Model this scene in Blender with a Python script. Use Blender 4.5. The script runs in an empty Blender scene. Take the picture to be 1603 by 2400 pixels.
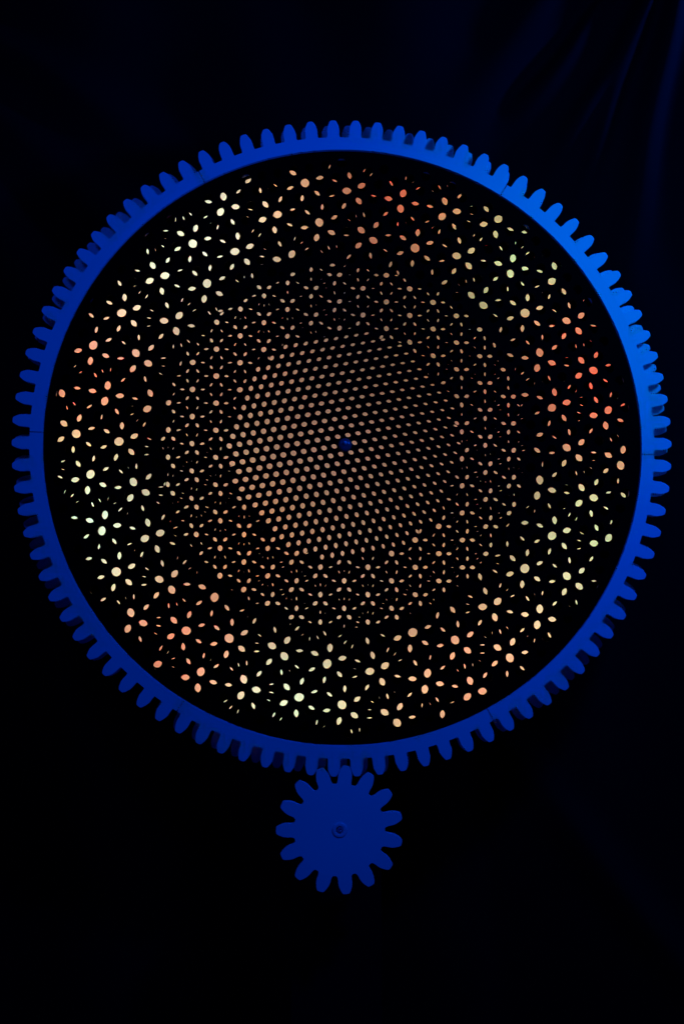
import bpy, bmesh, math, random
from mathutils import Vector, Matrix, kdtree
from mathutils.geometry import delaunay_2d_cdt

random.seed(7)
C = bpy.context.scene
COL = C.collection
MM = 0.001
R = math.radians
AXIS_Z = 1.75                       # height of the gear axis above the floor, metres


def W(x, y, z=0.0):
    """gear plane (x right, y up, z towards the viewer, mm) -> Blender metres, relative to the axis"""
    return Vector((x * MM, -z * MM, y * MM))


AX = Vector((0, 0, AXIS_Z))

# ------------------------------------------------------------------ camera
cam_d = bpy.data.cameras.new('camera')
cam = bpy.data.objects.new('camera', cam_d)
COL.objects.link(cam)
C.camera = cam
right = W(0.9993246, -0.0021208, 0.0366859).normalized()
up = W(0.0, 0.9983333, 0.0577123).normalized()
fwd = W(0.0367472, 0.0576733, -0.9976590).normalized()
m = Matrix((right, up, -fwd)).transposed().to_4x4()
m.translation = W(-109.115, -321.091, 2783.989) + AX
cam.matrix_world = m
cam_d.sensor_fit = 'VERTICAL'
cam_d.sensor_height = 36.0
cam_d.lens = 42.0
cam_d.clip_start = 0.05
cam_d.clip_end = 50

# ------------------------------------------------------------------ world: a dark room
wd = bpy.data.worlds.new('World')
C.world = wd
wd.use_nodes = True
bg = wd.node_tree.nodes['Background']
bg.inputs[0].default_value = (0.0, 0.0, 0.001, 1)
bg.inputs[1].default_value = 0.25

C.view_settings.view_transform = 'Standard'
C.view_settings.look = 'None'
C.view_settings.exposure = 0
C.view_settings.gamma = 1
C.cycles.use_denoising = True
C.cycles.max_bounces = 6


def lamp(name, loc, color, power, radius, parent=None, aim=None, cone=None):
    d = bpy.data.lights.new(name, 'SPOT' if aim else 'POINT')
    d.color = color
    d.energy = power
    d.shadow_soft_size = radius
    o = bpy.data.objects.new(name, d)
    COL.objects.link(o)
    o.location = loc
    if aim:
        d.spot_size = R(cone)
        d.spot_blend = 1.0
        o.rotation_euler = (aim - loc).to_track_quat('-Z', 'Y').to_euler()
    if parent:
        o.parent = parent
    return o


# near blue stage lamp out of frame at the right, an added cyan spot beside it, a weak fill high
# on the left, an added light grazing the drape from the top right corner, and an added low fill
lamp('blue_stage_lamp', W(800, 500, 1050) + AX, (0.0, 0.072, 1.0), 41.0, 0.07)
lamp('cyan_tint_helper', W(840, 520, 1050) + AX, (0.0, 1.0, 0.3), 3.9, 0.05,
     aim=W(700 * math.cos(R(35)), 700 * math.sin(R(35)), 0) + AX, cone=62)  # added spot, only shifts the bright part of the rim towards cyan
lamp('blue_high_fill', W(-800, 900, 1500) + AX, (0.0, 0.06, 1.0), 16.0, 0.12)  # weak fill light for the far side of the rim
lamp('drape_graze_helper', W(1650, 1500, -215) + AX, (0.0, 0.09, 1.0), 115.0, 0.05)  # invented source, put in so the drape folds catch light
lamp('blue_low_fill', W(-200, -900, 2600) + AX, (0.0, 0.03, 1.0), 6.0, 0.2)  # added fill, lifts the rear teeth at the bottom


# ------------------------------------------------------------------ materials
def mat(name, col, rough=0.6, spec=0.5, bump=0.0, scale=60, var=0.0, metal=0.0):
    mt = bpy.data.materials.new(name)
    mt.use_nodes = True
    nt = mt.node_tree
    b = nt.nodes['Principled BSDF']
    b.inputs['Base Color'].default_value = (*col, 1)
    b.inputs['Roughness'].default_value = rough
    b.inputs['Specular IOR Level'].default_value = spec
    b.inputs['Metallic'].default_value = metal
    if bump or var:
        tc = nt.nodes.new('ShaderNodeTexCoord')
        nz = nt.nodes.new('ShaderNodeTexNoise')
        nz.inputs['Scale'].default_value = scale
        nz.inputs['Detail'].default_value = 5
        nt.links.new(tc.outputs['Object'], nz.inputs['Vector'])
        if bump:
            bp = nt.nodes.new('ShaderNodeBump')
            bp.inputs['Strength'].default_value = bump
            bp.inputs['Distance'].default_value = 0.002
            nt.links.new(nz.outputs['Fac'], bp.inputs['Height'])
            nt.links.new(bp.outputs['Normal'], b.inputs['Normal'])
        if var:
            n2 = nt.nodes.new('ShaderNodeTexNoise')
            n2.inputs['Scale'].default_value = 4.0
            n2.inputs['Detail'].default_value = 6
            nt.links.new(tc.outputs['Object'], n2.inputs['Vector'])
            mx = nt.nodes.new('ShaderNodeMix')
            mx.data_type = 'RGBA'
            mx.inputs[6].default_value = (*[c * (1 - var) for c in col], 1)
            mx.inputs[7].default_value = (*[min(1, c * (1 + var)) for c in col], 1)
            nt.links.new(n2.outputs['Fac'], mx.inputs[0])
            nt.links.new(mx.outputs[2], b.inputs['Base Color'])
    return mt


M_RIM = mat('white_painted_board', (0.75, 0.75, 0.77), 0.7, 0.15, 0.08, 260, 0.1)
M_BLACK = mat('matt_black_plate', (0.0012, 0.0012, 0.0013), 0.75, 0.01, 0.1, 300, 0.2)
M_BOLT = mat('grey_plastic_cap', (0.075, 0.075, 0.09), 0.18, 0.6)
M_WASH = mat('pale_plastic_washer', (0.7, 0.7, 0.72), 0.3, 0.5)
M_NUT = mat('zinc_nut', (0.8, 0.8, 0.82), 0.22, 0.7, metal=0.2)
M_STEEL = mat('dull_steel', (0.5, 0.5, 0.53), 0.3, 0.5, metal=0.55)
M_RUBBER = mat('dark_socket', (0.01, 0.01, 0.012), 0.5, 0.2)
M_CLOTH = mat('black_drape_cloth', (0.0062, 0.0062, 0.0068), 0.95, 0.0, 0.25, 500, 0.15)
M_WOOD = mat('black_stained_wood', (0.006, 0.006, 0.007), 0.8, 0.03, 0.1, 80)
M_DRUM = mat('black_drum', (0.01, 0.01, 0.01), 0.9, 0.0)

M_DIFF = bpy.data.materials.new('opal_diffuser_sheet')
M_DIFF.use_nodes = True
nt = M_DIFF.node_tree
nt.nodes.remove(nt.nodes['Principled BSDF'])
tr = nt.nodes.new('ShaderNodeBsdfTranslucent')
tr.inputs['Color'].default_value = (0.8, 0.8, 0.8, 1)
nt.links.new(tr.outputs[0], nt.nodes['Material Output'].inputs['Surface'])


# ------------------------------------------------------------------ helpers
def mesh_obj(name, verts, faces, mt, parent=None, smooth=False):
    me = bpy.data.meshes.new(name)
    me.from_pydata([tuple(v) for v in verts], [], faces)
    me.materials.append(mt)
    if smooth:
        for p in me.polygons:
            p.use_smooth = True
    me.update()
    o = bpy.data.objects.new(name, me)
    COL.objects.link(o)
    if parent:
        o.parent = parent
    return o


def fix_normals(o):
    bm = bmesh.new()
    bm.from_mesh(o.data)
    bmesh.ops.recalc_face_normals(bm, faces=bm.faces)
    bm.to_mesh(o.data)
    bm.free()
    return o


def thing(name, label, cat, loc, group=None):
    o = bpy.data.objects.new(name, None)
    o.empty_display_size = 0.1
    COL.objects.link(o)
    o.location = loc
    o['label'] = label
    o['category'] = cat
    if group:
        o['group'] = group
    return o


def pol(r, deg, z):
    return W(r * math.cos(R(deg)), r * math.sin(R(deg)), z)


def ring_sector(name, r0, r1, a0, a1, zb, zf, mt, parent, bev=0.8, step=0.5):
    """a thick sector of a ring with an eased inner front edge"""
    n = max(2, int(round((a1 - a0) / step)))
    prof = [(r0, zb), (r0, zf - bev), (r0 + bev * 0.3, zf - bev * 0.3), (r0 + bev, zf), (r1, zf), (r1, zb)]
    k = len(prof)
    V, F = [], []
    for i in range(n + 1):
        a = a0 + (a1 - a0) * i / n
        chip = random.uniform(0, 0.35) + (random.uniform(0.5, 1.1) if random.random() < 0.07 else 0)
        for (r, z) in prof:
            V.append(pol(r + (chip if r < r0 + bev * 0.5 else 0), a, z))
    for i in range(n):
        for j in range(k):
            j2 = (j + 1) % k
            F.append((i * k + j, i * k + j2, (i + 1) * k + j2, (i + 1) * k + j))
    F.append(tuple(range(k)))
    F.append(tuple(n * k + j for j in reversed(range(k))))
    return fix_normals(mesh_obj(name, V, F, mt, parent))


def tooth_mesh(name, root, tip, prof, zb, zf, mt):
    """one gear tooth, centred on angle 0; prof = [(fraction of height, half width mm)]"""
    pts = []
    side = []
    for (f, h) in prof:
        r = root + (tip - root) * f
        if f == 0.0:
            side.append((math.sqrt(root * root - h * h), h))
        else:
            side.append((r, h))
    tipc = []
    h = prof[-1][1]
    for t in (0.5, 0.0, -0.5):
        tipc.append((tip + 0.8 * (1 - t * t), h * t))
    base = []
    h0 = prof[0][1]
    for t in (-0.66, -0.33, 0.0, 0.33, 0.66):
        y = h0 * t
        base.append((math.sqrt(root * root - y * y), y))
    loop = side + tipc + [(x, -y) for (x, y) in reversed(side)] + base
    n = len(loop)
    e = 0.8                                                      # eased front arris
    cx = sum(p[0] for p in loop) / n
    V = [W(x, y, zb) for x, y in loop] + [W(x, y, zf - e) for x, y in loop]
    nb = len(base)
    fr = []
    for i, (x, y) in enumerate(loop):
        if i >= n - nb or i == 0 or i == n - nb - 1:
            fr.append(W(x, y, zf))
        else:
            dx, dy = x - cx, y
            L = math.hypot(dx, dy)
            fr.append(W(x - e * dx / L, y - e * dy / L, zf))
    V += fr
    F = [tuple(reversed(range(n))), tuple(2 * n + i for i in range(n))]
    for i in range(n - nb - 1):
        j = (i + 1) % n
        F.append((i, j, n + j, n + i))
        F.append((n + i, n + j, 2 * n + j, 2 * n + i))
    me = bpy.data.meshes.new(name)
    me.from_pydata([tuple(v) for v in V], [], F)
    me.materials.append(mt)
    me.update()
    bm = bmesh.new()
    bm.from_mesh(me)
    bmesh.ops.recalc_face_normals(bm, faces=bm.faces)
    bm.to_mesh(me)
    bm.free()
    return me


TOOTH = [(0.0, 16.0), (0.05, 15.0), (0.2, 14.7), (0.36, 14.9), (0.5, 14.6), (0.62, 13.6), (0.74, 12.0), (0.85, 10.0), (0.94, 7.9), (1.0, 5.6)]


def toothed_ring(root_obj, n_teeth, phase, seam0, r_in, r_root, r_tip, zb, zf, wscale):
    """six rim segments, each carrying its own teeth"""
    per = n_teeth // 6
    pitch = 360.0 / n_teeth
    gap = 1.15 / r_root * 180 / math.pi
    seg0 = None
    tms = [tooth_mesh('tooth', r_root, r_tip + random.uniform(-0.5, 0.5),
                      [(f, h * wscale + (random.uniform(-0.35, 0.35) if f > 0.05 else 0)) for f, h in TOOTH], zb, zf, M_RIM)
           for _ in range(9)]
    for s in range(6):
        if seg0 is None:
            seg = seg0 = ring_sector('rim_segment', r_in, r_root, seam0 + gap, seam0 + 60 - gap, zb, zf, M_RIM, root_obj)
        else:
            seg = seg0.copy()
            COL.objects.link(seg)
            seg.parent = root_obj
        seg.rotation_euler = (0, -R(60 * s), 0)
        for k in range(per):
            t = bpy.data.objects.new('tooth', random.choice(tms))
            COL.objects.link(t)
            t.parent = seg
            t.rotation_euler = (0, -R(phase + pitch * k + random.uniform(-0.05, 0.05)), 0)


# ------------------------------------------------------------------ perforated plates
A1, A2 = 24.2459, 38.199            # hole pitch in the inner zones and in the outer zone, mm
H1, H2 = 6.95, 11.15                 # hole radii


def lattice(a, deg, rmin, rmax):
    out = []
    n = int(rmax / a * 1.3) + 2
    c, s = math.cos(R(deg)), math.sin(R(deg))
    for i in range(-n, n + 1):
        for j in range(-n, n + 1):
            x, y = a * (i + 0.5 * j), a * j * math.sqrt(3) / 2
            r = math.hypot(x, y)
            if rmin <= r <= rmax:
                out.append((c * x - s * y, s * x + c * y))
    return out


def perforated_plate(name, radius, holes, zf, zb, parent):
    """holes = [(x, y, r)]; the plate outline and every hole are constrained edges of one triangulation"""
    co, ed = [], []

    def loop(cx, cy, r, n, ph):
        b = len(co)
        for i in range(n):
            t = 2 * math.pi * (i + ph) / n
            co.append(Vector((cx + r * math.cos(t), cy + r * math.sin(t))))
        ed.extend((b + i, b + (i + 1) % n) for i in range(n))
    loop(0, 0, radius, 360, 0)
    for (x, y, r) in holes:
        loop(x, y, r * 1.004, 28 if r > 9 else 22, random.random())
    vo, eo, fo, _, _, _ = delaunay_2d_cdt(co, ed, [], 0, 1e-4)
    kd = kdtree.KDTree(len(holes))
    for i, (x, y, r) in enumerate(holes):
        kd.insert((x, y, 0), i)
    kd.balance()
    keep = []
    for f in fo:
        cx = sum(vo[i][0] for i in f) / 3
        cy = sum(vo[i][1] for i in f) / 3
        inside = False
        for (_, i, d) in kd.find_n((cx, cy, 0), 4):
            if d < holes[i][2]:
                inside = True
                break
        if not inside and cx * cx + cy * cy < radius * radius:
            keep.append(f)
    n = len(vo)
    V = [W(v[0], v[1], zf) for v in vo] + [W(v[0], v[1], zb) for v in vo]
    F = []
    cnt = {}
    for f in keep:
        F.append(tuple(f))
        F.append((f[2] + n, f[1] + n, f[0] + n))
        for a, b in ((f[0], f[1]), (f[1], f[2]), (f[2], f[0])):
            k = (min(a, b), max(a, b))
            cnt[k] = None if k in cnt else (a, b)
    for e in cnt.values():
        if e:
            a, b = e
            F.append((b, a, a + n, b + n))
    return mesh_obj(name, V, F, M_BLACK, parent)


def holes_of(*zones):
    """holes of one plate, zone by zone; a hole that would break into one of an earlier zone is left undrilled"""
    out = []
    for (a, deg, r0, r1, h) in zones:
        earlier = list(out)
        for (x, y) in lattice(a, deg, r0, r1):
            if all((x - u) ** 2 + (y - v) ** 2 > (h + g + 0.3) ** 2 for (u, v, g) in earlier
                   if abs(x - u) < 20 and abs(y - v) < 20):
                out.append((x, y, h))
    return out


FRONT_DEG, REAR_DEG = 10.2909, 9.2823

# ------------------------------------------------------------------ the front wheel
front = thing('gear_wheel', 'large front toothed wheel with lit blue rim around a black perforated disc', 'gear wheel', AX, 'big toothed wheels')
perforated_plate('perforated_disc', 699.0,
                 holes_of((A1, FRONT_DEG, 0.1, 431, H1), (A2, FRONT_DEG, 436, 674, H2)),
                 0.0, -4.0, front)
toothed_ring(front, 90, 0.0, -2.0, 699.6, 729.5, 769.9, -2.0, 9.0, 1.0)


def lathe(name, prof, n, mt, parent, cx=0.0, cy=0.0, smooth=True, cap=True):
    V, F = [], []
    k = len(prof)
    for i in range(n):
        t = 2 * math.pi * i / n
        for (r, z) in prof:
            V.append(W(cx + r * math.cos(t), cy + r * math.sin(t), z))
    for i in range(n):
        i2 = (i + 1) % n
        for j in range(k - 1):
            F.append((i * k + j, i2 * k + j, i2 * k + j + 1, i * k + j + 1))
    if cap and prof[-1][0] > 0:
        F.append(tuple(i * k + k - 1 for i in range(n)))
    return fix_normals(mesh_obj(name, V, F, mt, parent, smooth))


lathe('hub_cap', [(16.2, 0.2), (16.2, 2.0), (15.2, 4.6), (12.8, 6.6), (9.5, 8.0), (7.0, 8.4)], 40, M_BOLT, front, 0.9, -2.9)
lathe('hub_nut', [(4.6, 7.9), (4.6, 11.5), (3.8, 12.6), (2.6, 12.6)], 6, M_NUT, front, 0.9, 1.4, smooth=False)
lathe('axle_end', [(2.5, 12.4), (2.5, 15.2), (1.9, 16.0), (0.7, 16.2)], 16, M_NUT, front, 0.9, 1.4)

# ------------------------------------------------------------------ the rear wheel, 28 mm behind
rear = thing('gear_wheel', 'second toothed wheel behind the big front one, only tooth tips showing in shadow', 'gear wheel', AX, 'big toothed wheels')
perforated_plate('perforated_disc', 685.6,
                 holes_of((A1, REAR_DEG, 0.0, 271, H1), (A1, REAR_DEG - 20, 269, 431, H1), (A2, REAR_DEG + 20, 436, 674, H2)),
                 -28.6, -32.6, rear)
toothed_ring(rear, 96, 40.5, 38.625, 686.0, 730.5, 770.7, -36.0, -26.0, 0.94)

# ------------------------------------------------------------------ the small driving gear
PX, PY = -13.9, -891.2
pin = thing('pinion_gear', 'small blue fifteen-tooth gear meshing under the big wheel', 'gear', AX + W(PX, PY, 0))
PT = [(0.0, 18.2), (0.06, 16.3), (0.2, 15.9), (0.36, 16.2), (0.5, 15.8), (0.62, 14.8), (0.74, 13.1), (0.85, 11.2), (0.94, 9.2), (1.0, 7.0)]
ptm = tooth_mesh('tooth', 104.3, 145.2, PT, -2.0, 9.0, M_RIM)
body = lathe('gear_body', [(8.0, -2.0), (104.3, -2.0), (104.3, 9.0), (13.5, 9.0), (13.5, 6.0), (8.0, 6.0), (8.0, -1.0)], 180, M_RIM, pin, smooth=False, cap=False)
for k in range(15):
    t = bpy.data.objects.new('tooth', ptm)
    COL.objects.link(t)
    t.parent = pin
    t.rotation_euler = (0, -R(12 + 24 * k), 0)
lathe('washer', [(8.2, 9.0), (8.2, 10.4), (9.6, 11.2), (15.4, 11.2), (17.0, 10.4), (17.6, 9.1)], 40, M_WASH, pin, cap=False)
lathe('screw', [(8.0, 6.5), (8.0, 10.6), (7.2, 11.6), (5.2, 11.6), (5.0, 8.2)], 6, M_STEEL, pin, 0.8, -0.6, smooth=False)
lathe('split_pin', [(2.2, 7.4), (2.2, 12.6), (1.2, 13.6), (0.4, 13.7)], 14, M_STEEL, pin, 1.6, -2.0)
lathe('socket', [(4.8, 10.6), (4.8, 7.5), (1.0, 7.2)], 6, M_RUBBER, pin, 0.8, -0.6, smooth=False)
lathe('axle', [(7.8, -2.2), (7.8, -190.0), (1, -190.0)], 24, M_WOOD, pin)

# ------------------------------------------------------------------ the light box behind the discs
box = thing('light_box', 'glowing diffuser lit red, cream and pale green, seen through the holes', 'light box', AX)
n = 120
V = [W(0, 0, -60)]
F = []
rr = [80 * (i + 1) for i in range(8)] + [689]
for r in rr:
    for i in range(n):
        V.append(pol(r, 360 * i / n, -60))
for i in range(n):
    i2 = (i + 1) % n
    F.append((0, 1 + i, 1 + i2))
    for j in range(len(rr) - 1):
        a, b = 1 + j * n, 1 + (j + 1) * n
        F.append((a + i, b + i, b + i2, a + i2))
mesh_obj('diffuser_panel', V, F, M_DIFF, box)
lathe('drum_housing', [(690, -36), (697, -36), (697, -246), (1.0, -246), (1.0, -238), (690, -238), (690, -36)], 120, M_DRUM, box, smooth=False, cap=False)
LED = [(0.0857, 0.0236, 0.0132), (0.112, 0.0, 0.0), (0.0909, 0.0162, 0.0097), (0.0602, 0.1374, 0.0693), (0.068, 0.038, 0.0155), (0.088, 0.0, 0.0), (0.006, 0.0, 0.0), (0.132, 0.0583, 0.0251), (0.1246, 0.1461, 0.118), (0.102, 0.135, 0.0969), (0.1262, 0.0749, 0.0503), (0.1211, 0.0, 0.0), (0.1024, 0.0711, 0.0278), (0.0856, 0.1643, 0.1289), (0.0982, 0.0941, 0.056), (0.086, 0.0, 0.0), (0.1302, 0.0312, 0.0144), (0.0927, 0.1564, 0.1105), (0.0819, 0.0792, 0.0434), (0.1121, 0.064, 0.0325), (0.1286, 0.0284, 0.019), (0.1265, 0.0968, 0.0539), (0.077, 0.0831, 0.0501), (0.0615, 0.1126, 0.0573), (0.0447, 0.0142, 0.0139), (0.0246, 0.0113, 0.0024), (0.0, 0.0027, 0.0071), (0.0754, 0.0189, 0.0087), (0.0687, 0.033, 0.0182), (0.1094, 0.0296, 0.0069), (0.065, 0.0319, 0.0221), (0.0656, 0.0239, 0.0069), (0.0333, 0.0138, 0.0128)]
LED_K = 4.4
for i, rgb in enumerate(LED):
    if i >= 24:                     # the inner lamps are dimmer and a little less red
        rgb = (rgb[0] * 0.72, rgb[1] * 0.78, rgb[2] * 0.9)
    mx = max(rgb)
    if mx <= 0:
        continue
    if i < 24:
        p = pol(620, 15 * i, -200)
    elif i < 32:
        p = pol(330, 45 * (i - 24), -200)
    else:
        p = W(0, 0, -200)
    lamp('led_lamp', p, tuple(c / mx for c in rgb), LED_K * mx, 0.012, box)

# ------------------------------------------------------------------ post carrying the box and the small gear's axle
post = thing('support_post', 'black upright post in the dark behind the small gear', 'post', AX + W(0, -1750, -215))


def box_mesh(name, x0, x1, y0, y1, z0, z1, mt, parent):
    V = [W(x, y, z) for x in (x0, x1) for y in (y0, y1) for z in (z0, z1)]
    F = [(0, 1, 3, 2), (4, 6, 7, 5), (0, 4, 5, 1), (2, 3, 7, 6), (0, 2, 6, 4), (1, 5, 7, 3)]
    return fix_normals(mesh_obj(name, V, F, mt, parent))


box_mesh('upright', -125, 95, 12, 1120, -28, 22, M_WOOD, post)
box_mesh('foot', -300, 270, 0, 60, -170, 170, M_WOOD, post)

# ------------------------------------------------------------------ the drape behind
cx0, cx1, cy0, cy1 = -1900.0, 2000.0, -1745.0, 1950.0
nx, ny = 340, 300
HX, HY = -1500.0, 1500.0            # a slack gather of the cloth at the top left


def bell(t, c, w):
    return math.exp(-((t - c) / w) ** 2)


# pulled folds near the top right corner: (start, end, half width, height), mm in the plane of the cloth
FOLDS = [((835, 1245), (600, 815), 30, 42), ((868, 1292), (672, 750), 24, 40), ((925, 1240), (788, 560), 40, 60),
         ((690, 1265), (430, 960), 26, -26), ((600, 1330), (300, 900), 70, 34), ((1120, 1240), (1040, 500), 60, 40),
         ((740, 1300), (480, 900), 40, 26)]


def drape(x, y):
    z = 0.0
    for (p0, p1, w, h) in FOLDS:
        ux, uy = p1[0] - p0[0], p1[1] - p0[1]
        L = math.hypot(ux, uy)
        ux, uy = ux / L, uy / L
        t = ((x - p0[0]) * ux + (y - p0[1]) * uy) / L
        s = (x - p0[0]) * uy - (y - p0[1]) * ux
        if t > 1.25 or abs(s) > 4 * w:
            continue
        f = 1.0 if t < 0.55 else max(0.0, (1.25 - t) / 0.7) ** 2 * (3 - 2 * max(0.0, (1.25 - t) / 0.7))
        s += 5 * math.sin(t * 7 + p0[0])
        z += h * f * bell(s, 0, w * (0.75 + 0.45 * max(-0.5, t)))
    dx, dy = x - HX, y - HY
    d = math.hypot(dx, dy)
    a = math.degrees(math.atan2(dx, -dy))
    fade = min(1.0, d / 500.0) * math.exp(-max(0.0, d - 900.0) / 500.0)
    for (c, w, h) in ((58.0, 4.0, 40), (46.0, 4.5, 34), (33.0, 5.0, 30), (74.0, 7.0, 24)):
        z += h * fade * bell(a, c, w)
    z += 16 * math.sin(x * 0.0062 + 1.2 * math.sin(y * 0.0021)) + 8 * math.sin(x * 0.014 + y * 0.003 + 1.7)
    # low folds where the cloth pools at the bottom right
    z += 46 * bell(x + 0.75 * y, -110, 70) * bell(y, -1200, 330)
    return -440.0 + z


V, F = [], []
for j in range(ny + 1):
    for i in range(nx + 1):
        x = cx0 + (cx1 - cx0) * i / nx
        y = cy0 + (cy1 - cy0) * j / ny
        V.append(W(x, y, drape(x, y)))
for j in range(ny):
    for i in range(nx):
        a = j * (nx + 1) + i
        F.append((a, a + 1, a + nx + 2, a + nx + 1))
cur = mesh_obj('curtain', V, F, M_CLOTH, None, smooth=True)
cur.location = AX
cur['label'] = 'black cloth drape behind the wheels, faint blue folds at top right'
cur['category'] = 'curtain'
